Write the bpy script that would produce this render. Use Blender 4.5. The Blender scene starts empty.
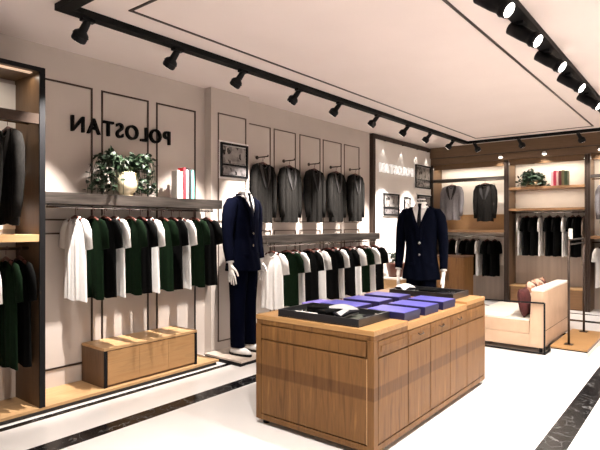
import bpy, bmesh, math, random
from mathutils import Vector, Matrix
random.seed(7)
C = bpy.context.scene.collection
R = math.radians
H = 2.73          # ceiling height
WL = -4.05        # left wall
WB = 9.32         # back wall
ORD = ['first','second','third','fourth','fifth','sixth','seventh','eighth','ninth','tenth','eleventh','twelfth','thirteenth','fourteenth']

# ------------------------------------------------------------------ materials
def mat(name, col, rough=.5, metal=0., spec=.5, emit=None, estr=0., coat=0.):
    m = bpy.data.materials.new(name); m.use_nodes = True
    b = m.node_tree.nodes['Principled BSDF']
    b.inputs['Base Color'].default_value = (*col, 1)
    b.inputs['Roughness'].default_value = rough
    b.inputs['Metallic'].default_value = metal
    b.inputs['Specular IOR Level'].default_value = spec
    b.inputs['Coat Weight'].default_value = coat
    if emit:
        b.inputs['Emission Color'].default_value = (*emit, 1)
        b.inputs['Emission Strength'].default_value = estr
    return m
def nodes(m):
    nt = m.node_tree
    return nt, nt.nodes, nt.links, nt.nodes['Principled BSDF']
def ramp(nt, stops):
    r = nt.nodes.new('ShaderNodeValToRGB')
    els = r.color_ramp.elements
    els[0].position, els[0].color = stops[0][0], (*stops[0][1], 1)
    els[1].position, els[1].color = stops[-1][0], (*stops[-1][1], 1)
    for p, c in stops[1:-1]:
        e = els.new(p); e.color = (*c, 1)
    return r
def noisy(name, c1, c2, scale=(8, 8, 8), nscale=1., detail=4, rough=.6, metal=0., bump=0., spec=.4, coat=0., lo=.3, hi=.7):
    m = mat(name, c1, rough, metal, spec, coat=coat)
    nt, N, L, b = nodes(m)
    tc = N.new('ShaderNodeTexCoord'); mp = N.new('ShaderNodeMapping'); mp.inputs['Scale'].default_value = scale
    nz = N.new('ShaderNodeTexNoise'); nz.inputs['Scale'].default_value = nscale; nz.inputs['Detail'].default_value = detail
    r = ramp(nt, [(lo, c1), (hi, c2)])
    L.new(tc.outputs['Object'], mp.inputs['Vector']); L.new(mp.outputs[0], nz.inputs['Vector'])
    L.new(nz.outputs['Fac'], r.inputs['Fac']); L.new(r.outputs[0], b.inputs['Base Color'])
    if bump:
        bp = N.new('ShaderNodeBump'); bp.inputs['Strength'].default_value = bump; bp.inputs['Distance'].default_value = .01
        L.new(nz.outputs['Fac'], bp.inputs['Height']); L.new(bp.outputs[0], b.inputs['Normal'])
    return m
def wood(name, c1, c2, axis='z', rough=.5, coat=.03):
    sc = {'z': (22, 22, 1.6), 'y': (22, 1.6, 22), 'x': (1.6, 22, 22)}[axis]
    m = mat(name, c1, rough, 0, .22, coat=coat)
    nt, N, L, b = nodes(m)
    tc = N.new('ShaderNodeTexCoord'); mp = N.new('ShaderNodeMapping'); mp.inputs['Scale'].default_value = sc
    nz = N.new('ShaderNodeTexNoise'); nz.inputs['Scale'].default_value = 1.3; nz.inputs['Detail'].default_value = 6; nz.inputs['Distortion'].default_value = .6
    mid = tuple((a + b_) / 2 for a, b_ in zip(c1, c2))
    r = ramp(nt, [(.25, c1), (.5, mid), (.58, tuple(v * .85 for v in mid)), (.78, c2)])
    L.new(tc.outputs['Object'], mp.inputs['Vector']); L.new(mp.outputs[0], nz.inputs['Vector'])
    L.new(nz.outputs['Fac'], r.inputs['Fac']); L.new(r.outputs[0], b.inputs['Base Color'])
    return m
M = {}
M['wall'] = noisy('warm grey plaster', (.50, .44, .40), (.54, .475, .43), (3, 3, 3), rough=.8)
M['ceil'] = noisy('pale ceiling paint', (.79, .69, .65), (.82, .72, .68), (2, 2, 2), rough=.85)
M['white_wall'] = noisy('white panel paint', (.74, .70, .66), (.78, .74, .70), (3, 3, 3), rough=.6)
M['floor'] = noisy('white polished floor', (.88, .86, .84), (.92, .90, .88), (1.2, 1.2, 1.2), rough=.22, spec=.5)
M['bronze'] = mat('dark bronze trim', (.055, .038, .030), .35, .7)
M['bronze2'] = mat('light bronze trim', (.11, .078, .060), .45, .4)
M['lineblk'] = mat('black shadow gap', (.02, .016, .014), .6)
M['black'] = mat('matt black metal', (.005, .005, .006), .5, .1, .2)
M['track'] = mat('black track', (.004, .004, .004), .6, 0, .15)
M['steel'] = noisy('brushed dark steel', (.03, .026, .023), (.13, .112, .10), (1.5, 2.2, 30), rough=.40, metal=.75)
M['chrome'] = mat('chrome', (.62, .60, .58), .16, 1.)
M['oak'] = wood('brown oak', (.075, .031, .009), (.27, .132, .043), 'z')
M['oak_x'] = wood('brown oak crosswise', (.17, .09, .042), (.30, .17, .085), 'x')
M['oak_y'] = wood('brown oak lengthwise', (.25, .13, .058), (.40, .225, .105), 'y')
M['oaktop'] = wood('light oak top', (.32, .17, .065), (.46, .27, .115), 'x', .35)
M['oaklight'] = wood('pale oak', (.42, .25, .115), (.58, .37, .19), 'y', .4)
M['oakmid'] = wood('golden oak', (.33, .18, .075), (.44, .26, .12), 'y', .4)
M['darkwood'] = wood('reddish dark wood', (.085, .042, .026), (.15, .08, .05), 'z', .35)
M['cabwood'] = wood('bronze brown wood', (.10, .056, .028), (.17, .10, .052), 'z', .4)
M['cornice'] = wood('taupe brown wood', (.115, .070, .042), (.165, .105, .063), 'x', .45)
M['taupe'] = noisy('taupe back panel', (.46, .38, .32), (.58, .49, .42), (16, 30, .6), rough=.6)
M['cream'] = noisy('cream back panel', (.74, .67, .60), (.80, .73, .66), (4, 4, 4), rough=.6)
M['suit'] = noisy('navy wool', (.0006, .0011, .0050), (.001, .0018, .008), (60, 60, 60), rough=.9, bump=.1, spec=.04)
M['suitblk'] = noisy('midnight wool', (.001, .0016, .005), (.0015, .0025, .008), (60, 60, 60), rough=.9, bump=.1, spec=.04)
M['manq'] = mat('white mannequin gloss', (.80, .77, .73), .3)
M['shirtw'] = noisy('white cotton', (.80, .78, .76), (.86, .84, .82), (30, 30, 30), rough=.85, bump=.15, spec=.08)
M['tie'] = mat('black tie silk', (.003, .003, .006), .6, 0, .15)
M['green'] = noisy('bottle green cotton', (.0018, .0065, .002), (.003, .011, .0035), (40, 40, 40), rough=.85, bump=.15, spec=.08)
M['blackc'] = noisy('black cotton', (.0015, .0015, .0015), (.003, .003, .003), (40, 40, 40), rough=.85, bump=.15, spec=.08)
M['jgrey'] = noisy('charcoal wool', (.007, .0063, .0056), (.013, .012, .011), (50, 50, 50), rough=.85, bump=.2, spec=.08)
M['jlight'] = noisy('light grey wool', (.17, .16, .168), (.24, .225, .235), (50, 50, 50), rough=.85, bump=.2, spec=.08)
M['jdark'] = mat('near black lining', (.014, .012, .012), .8)
M['taupec'] = noisy('taupe cloth', (.20, .155, .125), (.26, .205, .165), (40, 40, 40), rough=.85, spec=.08)
M['hang'] = mat('dark red hanger wood', (.10, .030, .022), .35, coat=.3)
M['blue'] = noisy('blue violet box top', (.085, .080, .34), (.12, .115, .42), (5, 5, 5), rough=.35)
M['navy'] = mat('dark navy box', (.010, .010, .055), .4)
M['purple'] = noisy('lilac cloth', (.16, .13, .42), (.25, .21, .55), (20, 20, 20), rough=.8, spec=.08)
M['tray'] = mat('black lacquer tray', (.012, .012, .014), .3, coat=.3)
M['trayin'] = mat('olive felt lining', (.05, .055, .042), .9)
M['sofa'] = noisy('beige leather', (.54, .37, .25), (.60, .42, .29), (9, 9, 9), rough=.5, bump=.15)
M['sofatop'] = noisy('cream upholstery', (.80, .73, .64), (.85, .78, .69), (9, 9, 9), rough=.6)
M['maroon'] = noisy('maroon velvet', (.055, .012, .012), (.10, .022, .02), (30, 30, 30), rough=.8)
M['leaf'] = noisy('ivy leaf', (.004, .011, .004), (.011, .028, .009), (30, 30, 30), rough=.5)
M['leaf2'] = noisy('dark green leaf', (.008, .020, .009), (.020, .043, .017), (30, 30, 30), rough=.5)
M['pot'] = noisy('gilded glazed pot', (.52, .42, .24), (.72, .64, .46), (12, 12, 4), rough=.25, coat=.5)
M['potb'] = mat('tan ceramic pot', (.55, .38, .22), .35)
M['soil'] = mat('soil', (.02, .013, .008), .9)
M['brownpot'] = mat('brown ceramic', (.10, .032, .02), .35)
M['page'] = mat('paper', (.80, .77, .70), .8)
M['lens'] = mat('lit lamp lens', (1, 1, 1), .2, emit=(1, .93, .84), estr=9)
M['lensoff'] = mat('frosted lamp lens', (.6, .55, .5), .3, emit=(1, .9, .8), estr=1.5)
M['puck'] = mat('lit downlight', (1, 1, 1), .2, emit=(1, .93, .82), estr=5)
M['strip'] = mat('warm light strip', (.6, .4, .3), .4, emit=(1, .72, .5), estr=.5)
M['signblk'] = mat('black acrylic letter', (.003, .003, .003), .6, 0, .1)
M['signwht'] = mat('glowing white letter', (1, 1, 1), .4, emit=(1, .97, .93), estr=.38)
M['card'] = mat('white card', (.85, .83, .80), .6)
M['mat_white'] = mat('white picture mount', (.84, .82, .80), .6)
def marble():
    m = mat('black marble with white veins', (.012, .012, .013), .18, 0, .12)
    nt, N, L, b = nodes(m)
    tc = N.new('ShaderNodeTexCoord')
    nz = N.new('ShaderNodeTexNoise'); nz.inputs['Scale'].default_value = 5; nz.inputs['Detail'].default_value = 7; nz.inputs['Distortion'].default_value = 1.4
    sb = N.new('ShaderNodeMath'); sb.operation = 'SUBTRACT'; sb.inputs[1].default_value = .5
    ab = N.new('ShaderNodeMath'); ab.operation = 'ABSOLUTE'
    r = ramp(nt, [(0, (.16, .16, .16)), (.006, (.04, .04, .04)), (.022, (.006, .006, .007))])
    L.new(tc.outputs['Object'], nz.inputs['Vector']); L.new(nz.outputs['Fac'], sb.inputs[0]); L.new(sb.outputs[0], ab.inputs[0])
    L.new(ab.outputs[0], r.inputs['Fac']); L.new(r.outputs[0], b.inputs['Base Color'])
    return m
M['marble'] = marble()
def picture_mat(name, dark, light, sc):
    m = mat(name, light, .25)
    nt, N, L, b = nodes(m)
    tc = N.new('ShaderNodeTexCoord'); mp = N.new('ShaderNodeMapping'); mp.inputs['Scale'].default_value = sc
    v = N.new('ShaderNodeTexVoronoi'); v.inputs['Scale'].default_value = 1; v.distance = 'CHEBYCHEV'
    r = ramp(nt, [(.12, dark), (.3, tuple((a + c) / 2 for a, c in zip(dark, light))), (.6, light)])
    L.new(tc.outputs['Object'], mp.inputs['Vector']); L.new(mp.outputs[0], v.inputs['Vector'])
    L.new(v.outputs['Color'], r.inputs['Fac']); L.new(r.outputs[0], b.inputs['Base Color'])
    return m
M['photo'] = picture_mat('grey photograph print', (.012, .011, .011), (.26, .24, .23), (14, 26, 17))
M['photo2'] = picture_mat('dark photograph print', (.015, .014, .015), (.18, .165, .165), (14, 34, 30))
def patterned():
    m = mat('patterned cushion cloth', (.4, .2, .1), .8)
    nt, N, L, b = nodes(m)
    tc = N.new('ShaderNodeTexCoord'); v = N.new('ShaderNodeTexVoronoi'); v.inputs['Scale'].default_value = 14
    r = ramp(nt, [(.2, (.10, .02, .02)), (.5, (.50, .25, .15)), (.8, (.72, .58, .45))])
    L.new(tc.outputs['Object'], v.inputs['Vector']); L.new(v.outputs['Color'], r.inputs['Fac']); L.new(r.outputs[0], b.inputs['Base Color'])
    return m
M['pattern'] = patterned()
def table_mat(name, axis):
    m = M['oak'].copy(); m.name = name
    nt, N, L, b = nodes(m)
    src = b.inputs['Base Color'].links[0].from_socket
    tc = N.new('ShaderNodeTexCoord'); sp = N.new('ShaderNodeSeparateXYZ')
    r = ramp(nt, [(.325, (1, 1, 1)), (.335, (.66, .62, .60)), (.40, (.66, .62, .60)), (.41, (1, 1, 1))])  # darkens the oak in one horizontal band round the table
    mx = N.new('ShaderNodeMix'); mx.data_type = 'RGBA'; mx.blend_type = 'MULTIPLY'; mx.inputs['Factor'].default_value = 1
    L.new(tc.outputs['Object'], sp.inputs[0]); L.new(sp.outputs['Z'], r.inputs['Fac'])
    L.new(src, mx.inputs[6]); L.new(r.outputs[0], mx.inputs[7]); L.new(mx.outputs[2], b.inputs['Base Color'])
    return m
M['tablewood'] = table_mat('oak veneer with a darker band', 'z')

# ------------------------------------------------------------------ helpers
def box(bm, x0, x1, y0, y1, z0, z1, bev=0.):
    g = bmesh.ops.create_cube(bm, size=1)
    vs = g['verts']
    for v in vs:
        v.co = Vector(((x0 + x1) / 2 + v.co.x * (x1 - x0), (y0 + y1) / 2 + v.co.y * (y1 - y0), (z0 + z1) / 2 + v.co.z * (z1 - z0)))
    if bev:
        es = list({e for v in vs for e in v.link_edges})
        bmesh.ops.bevel(bm, geom=es, offset=bev, segments=2, profile=.7, affect='EDGES')
def loft(bm, rings, cap0=True, cap1=True):
    vr = [[bm.verts.new(p) for p in r] for r in rings]
    n = len(vr[0])
    for a, b in zip(vr[:-1], vr[1:]):
        for i in range(n):
            bm.faces.new((a[i], a[(i + 1) % n], b[(i + 1) % n], b[i]))
    if cap0: bm.faces.new(list(reversed(vr[0])))
    if cap1: bm.faces.new(vr[-1])
    return vr
def tube(bm, path, rad, n=10, cap=True, ry=None):
    path = [Vector(p) for p in path]
    if not isinstance(rad, (list, tuple)): rad = [rad] * len(path)
    ryl = ry if isinstance(ry, (list, tuple)) else ([ry] * len(path) if ry else rad)
    rings = []; up = None
    for i, p in enumerate(path):
        t = (path[min(i + 1, len(path) - 1)] - path[max(i - 1, 0)]).normalized()
        if up is None:
            up = Vector((0, 1, 0)) if abs(t.y) < .9 else Vector((1, 0, 0))
        u = (up - t * up.dot(t)).normalized(); v = t.cross(u)
        up = u
        rings.append([p + v * math.cos(2 * math.pi * k / n) * rad[i] + u * math.sin(2 * math.pi * k / n) * ryl[i] for k in range(n)])
    loft(bm, rings, cap, cap)
def lathe(bm, prof, n=24, ctr=(0, 0, 0), cap=True):
    rings = [[(ctr[0] + r * math.cos(2 * math.pi * k / n), ctr[1] + r * math.sin(2 * math.pi * k / n), ctr[2] + z) for k in range(n)] for r, z in prof]
    loft(bm, rings, cap, cap)
def obj(name, bm, m, parent=None, smooth=False, thick=0, sub=0):
    bmesh.ops.recalc_face_normals(bm, faces=bm.faces[:])
    me = bpy.data.meshes.new(name); bm.to_mesh(me); bm.free()
    if m is not None: me.materials.append(M[m] if isinstance(m, str) else m)
    if smooth:
        for p in me.polygons: p.use_smooth = True
    o = bpy.data.objects.new(name, me); C.objects.link(o); o.parent = parent
    if thick:
        md = o.modifiers.new('thickness', 'SOLIDIFY'); md.thickness = thick; md.offset = 0
    if sub:
        md = o.modifiers.new('sub', 'SUBSURF'); md.levels = sub; md.render_levels = sub
    return o
def bx(name, m, parent, *boxes, bev=0., **k):
    bm = bmesh.new()
    for b in boxes: box(bm, *b, bev=bev)
    return obj(name, bm, m, parent, **k)
def tag(o, label, cat, group=None):
    o['label'] = label; o['category'] = cat
    if group: o['group'] = group
    return o
def thing(name, label, cat, loc=(0, 0, 0), rz=0., group=None):
    o = bpy.data.objects.new(name, None); o.empty_display_size = .1; C.objects.link(o)
    o.location = loc; o.rotation_euler = (0, 0, rz)
    return tag(o, label, cat, group)
def struct(name, m, *boxes, **k):
    o = bx(name, m, None, *boxes, **k); o['kind'] = 'structure'; return o
def dup(root, loc, rz=0., label=None, group=None, mats=None, scale=None):
    r = root.copy(); C.objects.link(r); r.location = loc; r.rotation_euler = (0, 0, rz)
    if label: r['label'] = label
    if group: r['group'] = group
    if scale: r.scale = scale
    for ch in list(root.children):
        c = ch.copy(); C.objects.link(c); c.parent = r
        if mats and c.type == 'MESH' and c.name.split('.')[0] in mats:
            c.material_slots[0].link = 'OBJECT'; c.material_slots[0].material = M[mats[c.name.split('.')[0]]]
        for g in ch.children:
            d = g.copy(); C.objects.link(d); d.parent = c
    return r

# ------------------------------------------------------------------ the room
struct('floor', 'floor', (WL - .1, 1.3, -2.2, WB + .1, -.1, 0))
struct('ceiling', 'ceil', (WL - .1, 1.3, -2.2, WB + .1, H, H + .1))
struct('wall_left', 'wall', (WL - .1, WL, -2.2, WB + .1, 0, H))
struct('wall_back', 'white_wall', (WL, 1.3, WB, WB + .1, 0, H))
struct('wall_right', 'white_wall', (1.2, 1.3, -2.2, WB, 0, H))
struct('wall_pilaster', 'wall', (WL, -3.95, 3.52, 4.07, 0, H))
struct('wall_feature', 'white_wall', (WL, -4.0, 6.86, 8.87, 0, 2.66))
# marble bands let into the floor: 1 mm proud
tn = [0]
def trim(m, *boxes, **k):
    tn[0] += 1
    return struct('trim_%d' % tn[0], m, *boxes, **k)
e = .0015
trim('marble', (-3.625, -3.565, -2.2, 8.66, 0, e))
trim('marble', (-3.565, .6, 8.60, 8.66, 0, e))
trim('marble', (-3.16, -3.01, -2.2, 8.08, 0, e), (-3.01, -.81, 7.93, 8.08, 0, e), (-.81, -.66, -2.2, 8.08, 0, e))
# thin black ceiling inset outline
zc = H - .006
trim('bronze', (-2.965, -2.945, 1.93, 8.28, zc, H), (-1.30, -1.28, 1.93, 8.28, zc, H), (-2.945, -1.30, 1.93, 1.95, zc, H), (-2.945, -1.30, 8.26, 8.28, zc, H))
# wall frames (bronze inlay)
def frame(y0, y1, z0, z1, x=WL, w=.014, p=.008, m='bronze'):
    trim(m, (x, x + p, y0, y0 + w, z0, z1), (x, x + p, y1 - w, y1, z0, z1), (x, x + p, y0 + w, y1 - w, z0, z0 + w), (x, x + p, y0 + w, y1 - w, z1 - w, z1))
for y0, y1 in ((1.84, 2.295), (2.375, 2.845), (2.93, 3.40)):
    frame(y0, y1, 1.365, 2.475); frame(y0, y1, .19, 1.27)
frame(3.61, 4.02, 1.365, 2.485, -3.95, w=.011, m='bronze2'); frame(3.61, 4.02, .13, 1.27, -3.95, w=.011, m='bronze2')
for y0, y1 in ((4.13, 4.53), (4.59, 5.0), (5.08, 5.52), (5.58, 6.02), (6.09, 6.49)):
    frame(y0, y1, 1.365, 2.475, w=.011, m='bronze2'); frame(y0, y1, .13, 1.27, w=.011, m='bronze2')
# dark surround of the lit feature wall
trim('bronze', (WL, -3.985, 6.79, 6.86, 0, 2.72), (WL, -3.985, 6.86, 8.98, 2.65, 2.72))

# ------------------------------------------------------------------ lights
LP = {}
def spot(name, loc, direction, power, size=70, blend=.6, rad=.04, col=(1, .92, .85), parent=None):
    key = (name, power, size)
    if key not in LP:
        l = bpy.data.lights.new(name, 'SPOT'); l.energy = power; l.spot_size = R(size); l.spot_blend = blend
        l.shadow_soft_size = rad; l.color = col; LP[key] = l
    o = bpy.data.objects.new(name, LP[key]); C.objects.link(o)
    o.location = loc; o.rotation_euler = Vector(direction).to_track_quat('-Z', 'Y').to_euler(); o.parent = parent
    return o
def area(name, loc, sx, sy, power, rot=(0, 0, 0), col=(1, .88, .74)):
    l = bpy.data.lights.new(name, 'AREA'); l.shape = 'RECTANGLE'; l.size = sx; l.size_y = sy; l.energy = power; l.color = col
    o = bpy.data.objects.new(name, l); C.objects.link(o); o.location = loc; o.rotation_euler = rot
    return o

# lighting track: one continuous rectangle of black rail
XT, XR, YN, YF = -3.20, -.985, 1.62, 8.50
tk = thing('lighting_track', 'long black rectangular lighting track running round the ceiling', 'lighting track', (XT, YN, H))
def tr(x0, x1, y0, y1):
    bx('rail', 'track', tk, (x0 - XT, x1 - XT, y0 - YN, y1 - YN, -.045, -.0005), bev=.004)
tr(XT - .04, XT + .04, YN + .04, YF - .03)
tr(XR - .055, XR + .055, YN + .04, YF - .03)
tr(XT - .04, XR + .055, YN - .04, YN + .04)
tr(XT - .04, .9, YF - .03, YF + .02)

def make_lamp(label, group, lens='lensoff', direction=(-.66, -.10, -.74), length=.145, back=0., stem=-.014):
    t = thing('track_spotlight', label, 'spotlight', (0, 0, 0), 0, group)
    bm = bmesh.new(); box(bm, -.022, .022, -.045, .045, -.022, 0, .003); tube(bm, [(0, 0, -.02), (0, 0, -.032 - stem)], .012, 10)
    obj('mount', bm, 'black', t)
    d = Vector(direction).normalized(); q = Vector((0, 0, -1)).rotation_difference(d).to_matrix().to_4x4()
    off = Vector((0, 0, -.032 - stem))
    bm = bmesh.new()
    lathe(bm, [(.010, .012 + back), (.022 + back * .25, .008 + back), (.025 + back * .25, -.02), (.027 + back * .2, -length * .48), (.046, -length * .60), (.050, -length * .66), (.050, -length * .94), (.046, -length), (.041, -length + .004)], 20)
    bm.transform(Matrix.Translation(off) @ q)
    obj('lamp_body', bm, 'black', t, True)
    bm = bmesh.new(); lathe(bm, [(.0515, -length * .70), (.0535, -length * .705), (.0535, -length * .73), (.0515, -length * .735)], 20)
    bm.transform(Matrix.Translation(off) @ q); obj('cooling_ring', bm, 'black', t, True)
    bm = bmesh.new(); lathe(bm, [(.0405, -length + .002), (.038, -length - .003), (.02, -length - .006), (.002, -length - .007)], 20)
    bm.transform(Matrix.Translation(off) @ q); obj('lens', bm, lens, t, True)
    return t, d, off + d * (length + .015)
ZL = H - .045
lt, ld, lo = make_lamp('black track spotlight, first of the left row, nearest the ceiling corner of the track', 'spotlights on the left track')
LY = [1.78, 2.51, 3.22, 4.01, 4.73, 5.56, 6.38, 7.10, 7.95]
where = ['above the wooden open wardrobe at the left edge', 'above the dark POLOSTAN letters', 'above the red and teal books on the steel shelf', 'above the navy suited mannequin by the pilaster', 'above the first two charcoal wall jackets', 'above the middle charcoal wall jackets', 'above the last charcoal wall jacket', 'in front of the white glowing sign wall', 'nearest the far ceiling corner']
for i, y in enumerate(LY):
    lb = 'black spotlight on the left track, ' + where[i]
    if i == 0: r_ = lt; r_.location = (XT, y, ZL); r_['label'] = lb
    else: r_ = dup(lt, (XT, y, ZL), 0, lb)
    spot('spot_beam', (XT + lo.x, y + lo.y, ZL + lo.z), (-.42, 0, -.91), 660, 48, 1., .014)
bt, bd, bo = make_lamp('x', 'spotlights on the back track', 'lensoff', (.35, .45, -.82))
for i, (x, w) in enumerate(((-3.06, 'at its left end, by the track corner'), (-2.36, 'above the back wardrobe with the fern and books'), (-1.52, 'nearest the right edge of the photo'))):
    lb = 'black spotlight on the back track, ' + w
    if i == 0: bt.location = (x, YF, H - .03); bt['label'] = lb
    else: dup(bt, (x, YF, H - .03), 0, lb)
    spot('spot_beam_back', (x + bo.x, YF + bo.y, H - .03 + bo.z), (0, .20, -.97), 110, 80, .7)
rt, rd, ro = make_lamp('x', 'spotlights on the right track', 'lens', (.80, -.10, -.60), .135, .085, .04)
for i, (y, w) in enumerate(((3.00, 'nearest the camera at the top edge'), (3.62, 'second from the camera'), (4.33, 'third from the camera'), (5.10, 'fourth from the camera'), (5.98, 'farthest in view'))):
    lb = 'black spotlight with lit lens on the right track, ' + w
    if i == 0: rt.location = (XR, y, ZL); rt['label'] = lb
    else: dup(rt, (XR, y, ZL), 0, lb)
    spot('spot_beam_right', (XR + ro.x, y + ro.y, ZL + ro.z), (.10, 0, -1), 230, 140, .9)
for x in (-1.9, -1.3):                      # unseen lamps added on the near rail to light the table front
    dup(lt, (x, YN, ZL), R(90), 'added black track spotlight on the near rail, out of view above')
    spot('spot_beam_near', (x, YN, ZL - .26), (0, .25, -1), 130, 130, .9)

# ------------------------------------------------------------------ wall signs (mirror written, as in the place)
def sign(name, label, x, y0, y1, zc_, hgt, m, depth, wfac=1.):
    t = thing(name, label, 'sign', (x, (y0 + y1) / 2, zc_))
    word = 'NATSOLOP'
    curves = []
    ws = []
    for ch in word:
        cu = bpy.data.curves.new('letter', 'FONT'); cu.body = ch; cu.size = 1; cu.extrude = .5; cu.resolution_u = 4; cu.offset = .012
        o = bpy.data.objects.new('letter', cu); C.objects.link(o); curves.append(o)
    bpy.context.view_layer.update()
    dg = bpy.context.evaluated_depsgraph_get()
    mes = []
    for o in curves:
        me = bpy.data.meshes.new_from_object(o.evaluated_get(dg)); xs = [v.co.x for v in me.vertices]; ys = [v.co.y for v in me.vertices]
        mes.append((me, min(xs), max(xs), min(ys), max(ys))); bpy.data.objects.remove(o)
    gap = .16
    total = sum(b - a for _, a, b, _, _ in mes) + gap * (len(mes) - 1)
    s = (y1 - y0) / total; capH = mes[0][4] - mes[0][3]; zs = hgt / capH
    cur = y0
    for me, a, b, c, d in mes:
        w = (b - a) * s
        mid = (a + b) / 2; zmid = (mes[0][3] + mes[0][4]) / 2
        for v in me.vertices:
            vx, vy, vz = v.co
            # wall normal is +X, image-right is +Y; glyphs mirrored left to right
            v.co = Vector((depth / 2 + vz * depth, -(vx - mid) * s + cur + w / 2 - (y0 + y1) / 2, (vy - zmid) * zs))
        bm = bmesh.new(); bm.from_mesh(me); bpy.data.meshes.remove(me)
        obj('letter', bm, m, t)
        cur += w + gap * s
    return t
sign('wall_sign', 'large black mirror-written POLOSTAN letters on the grey panelled wall', WL + .001, 2.105, 3.075, 2.155, .128, 'signblk', .03)
sign('wall_sign', 'small glowing white mirror-written POLOSTAN letters on the lit white wall', -4.0 + .001, 6.99, 8.12, 2.225, .14, 'signwht', .03)

# ------------------------------------------------------------------ garments
def make_shirt(name, length, hw, d, sl_len, colm, long_sleeve=False, seed=1, neckm=None):
    """garment faces -Y; origin at the hook top of its hanger; hanger neck at z=-.12"""
    rnd = random.Random(seed)
    ph = [rnd.uniform(0, 6) for _ in range(4)]
    zn = -.065; slope = .30
    def zsh(x, front):
        a = abs(x); z = zn - slope * a * (1 if a < hw else 1)
        if a < .065:
            z = min(z, zn - slope * .065 - (.055 if front else .012) * (1 - (a / .065) ** 2) )
        return z
    bm = bmesh.new(); NI, NJ = 28, 16
    grids = []
    for side in (-1, 1):
        g = []
        for j in range(NJ + 1):
            t = j / NJ; row = []
            for i in range(NI + 1):
                s = -1 + 2 * i / NI
                w = hw * (1.03 - .07 * math.sin(t * 2.6) + (.0 if t < .93 else -.0))
                x = s * w
                zt = zsh(x * hw / w, side < 0)
                z = (zn - length) * (1 - t) + zt * t
                edge = max(0., 1 - abs(s) ** 3) ** .6
                top = 1 if t < .75 else max(0, 1 - ((t - .75) / .25) ** 2)
                if abs(x) < .07: top = max(top, .45)
                dd = d * edge * (.25 + .75 * top if abs(x) < .07 else max(top, .05))
                fold = .10 * d * (math.sin(s * 9 + ph[0] + t * 1.5) + .7 * math.sin(s * 17 + ph[1])) * (1 - t) ** .5 * edge * 2
                y = side * dd + fold * (1 if side < 0 else 1)
                z += .006 * math.sin(s * 6 + ph[2]) * (1 - t)
                row.append((x, y, z))
            g.append(row)
        grids.append(g)
    V = {}
    def vert(side, i, j):
        if i in (0, NI): side = 0
        k = (side, i, j)
        if k not in V:
            gi = 0 if side == 0 else side
            V[k] = bm.verts.new(grids[gi][j][i])
        return V[k]
    for side in (0, 1):
        for j in range(NJ):
            for i in range(NI):
                f = [vert(side, i, j), vert(side, i + 1, j), vert(side, i + 1, j + 1), vert(side, i, j + 1)]
                if side: f.reverse()
                bm.faces.new(f)
    t_ = thing(name, 'x', 'shirt')
    obj('shirt_body' if not long_sleeve else 'jacket_body', bm, colm, t_, True)
    for sx in (-1, 1):
        bm = bmesh.new()
        z0 = zn - slope * hw
        if long_sleeve:
            L_ = sl_len
            path = [(sx * (hw - .055), 0, z0 + .012), (sx * (hw - .012), 0, z0 - .02), (sx * (hw + .018), -.003, z0 - .10), (sx * (hw + .030), -.005, z0 - L_ * .5), (sx * (hw + .022), -.012, z0 - L_ * .8), (sx * (hw + .015), -.02, z0 - L_)]
            tube(bm, path, [.018, .040, .046, .042, .037, .034], 12, True, [.022, d * .9, d, d * .9, d * .8, d * .7])
        else:
            path = [(sx * (hw - .06), 0, z0 + .014), (sx * (hw - .02), 0, z0 - .012), (sx * (hw + .015), 0, z0 - .07), (sx * (hw + .036), 0, z0 - sl_len)]
            tube(bm, path, [.018, .040, .050, .048], 12, True, [.01, d * .7, d * .8, d * .7])
        obj('sleeve', bm, colm, t_, True)
    # neckband following the opening
    bm = bmesh.new(); pts = []
    for k in range(20):
        a = 2 * math.pi * k / 20; x = .066 * math.cos(a); fr = math.sin(a) < 0
        pts.append(Vector((x, math.sin(a) * d * .5, zsh(x, fr) + .004)))
    for k in range(20):
        tube(bm, [pts[k], pts[(k + 1) % 20]], .0065, 6)
    obj('neckband', bm, neckm or colm, t_, True)
    # hanger
    bm = bmesh.new()
    tube(bm, [(-hw * .85, 0, zn - slope * hw * .85 - .012), (-.05, 0, zn - .018), (0, 0, zn - .005), (.05, 0, zn - .018), (hw * .85, 0, zn - slope * hw * .85 - .012)], [.008, .011, .013, .011, .008], 8, True, [.008, .010, .011, .010, .008])
    h = obj('hanger', bm, 'hang', t_, True)
    bm = bmesh.new()
    hk = [(0, 0, zn), (0, 0, -.036)] + [(.016 - .016 * math.cos(a), 0, -.036 + .024 * math.sin(a)) for a in (.6, 1.2, 1.8, 2.5, 3.1)]
    tube(bm, [(p[0], p[1], p[2] + .012) for p in hk], .0026, 6)
    obj('hook', bm, 'hang', h, True)
    return t_
def lapels(t_, hw, d, zn, low, m, x0=.012, x1=.062, w=.05):
    for sx in (-1, 1):
        bm = bmesh.new(); rows = []
        for k in range(9):
            t = k / 8; z = low * (1 - t) + (zn - .025) * t
            xi = x0 + (x1 - x0) * t; ww = w * (.25 + .75 * math.sin(min(1, t * 1.35) * math.pi / 2)) * (1 if t < .8 else (1 - (t - .8) * 2.2))
            rows.append([(sx * xi, -d * 1.12 * (1 - .45 * t ** 2) - .004, z), (sx * (xi + ww), -d * 1.08 * (1 - .5 * t ** 2) - .004, z + .004), (sx * (xi + ww), -d * .95 * (1 - .5 * t ** 2), z + .004), (sx * xi, -d * .95 * (1 - .5 * t ** 2), z)])
        loft(bm, rows); obj('lapel', bm, m, t_)

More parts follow.
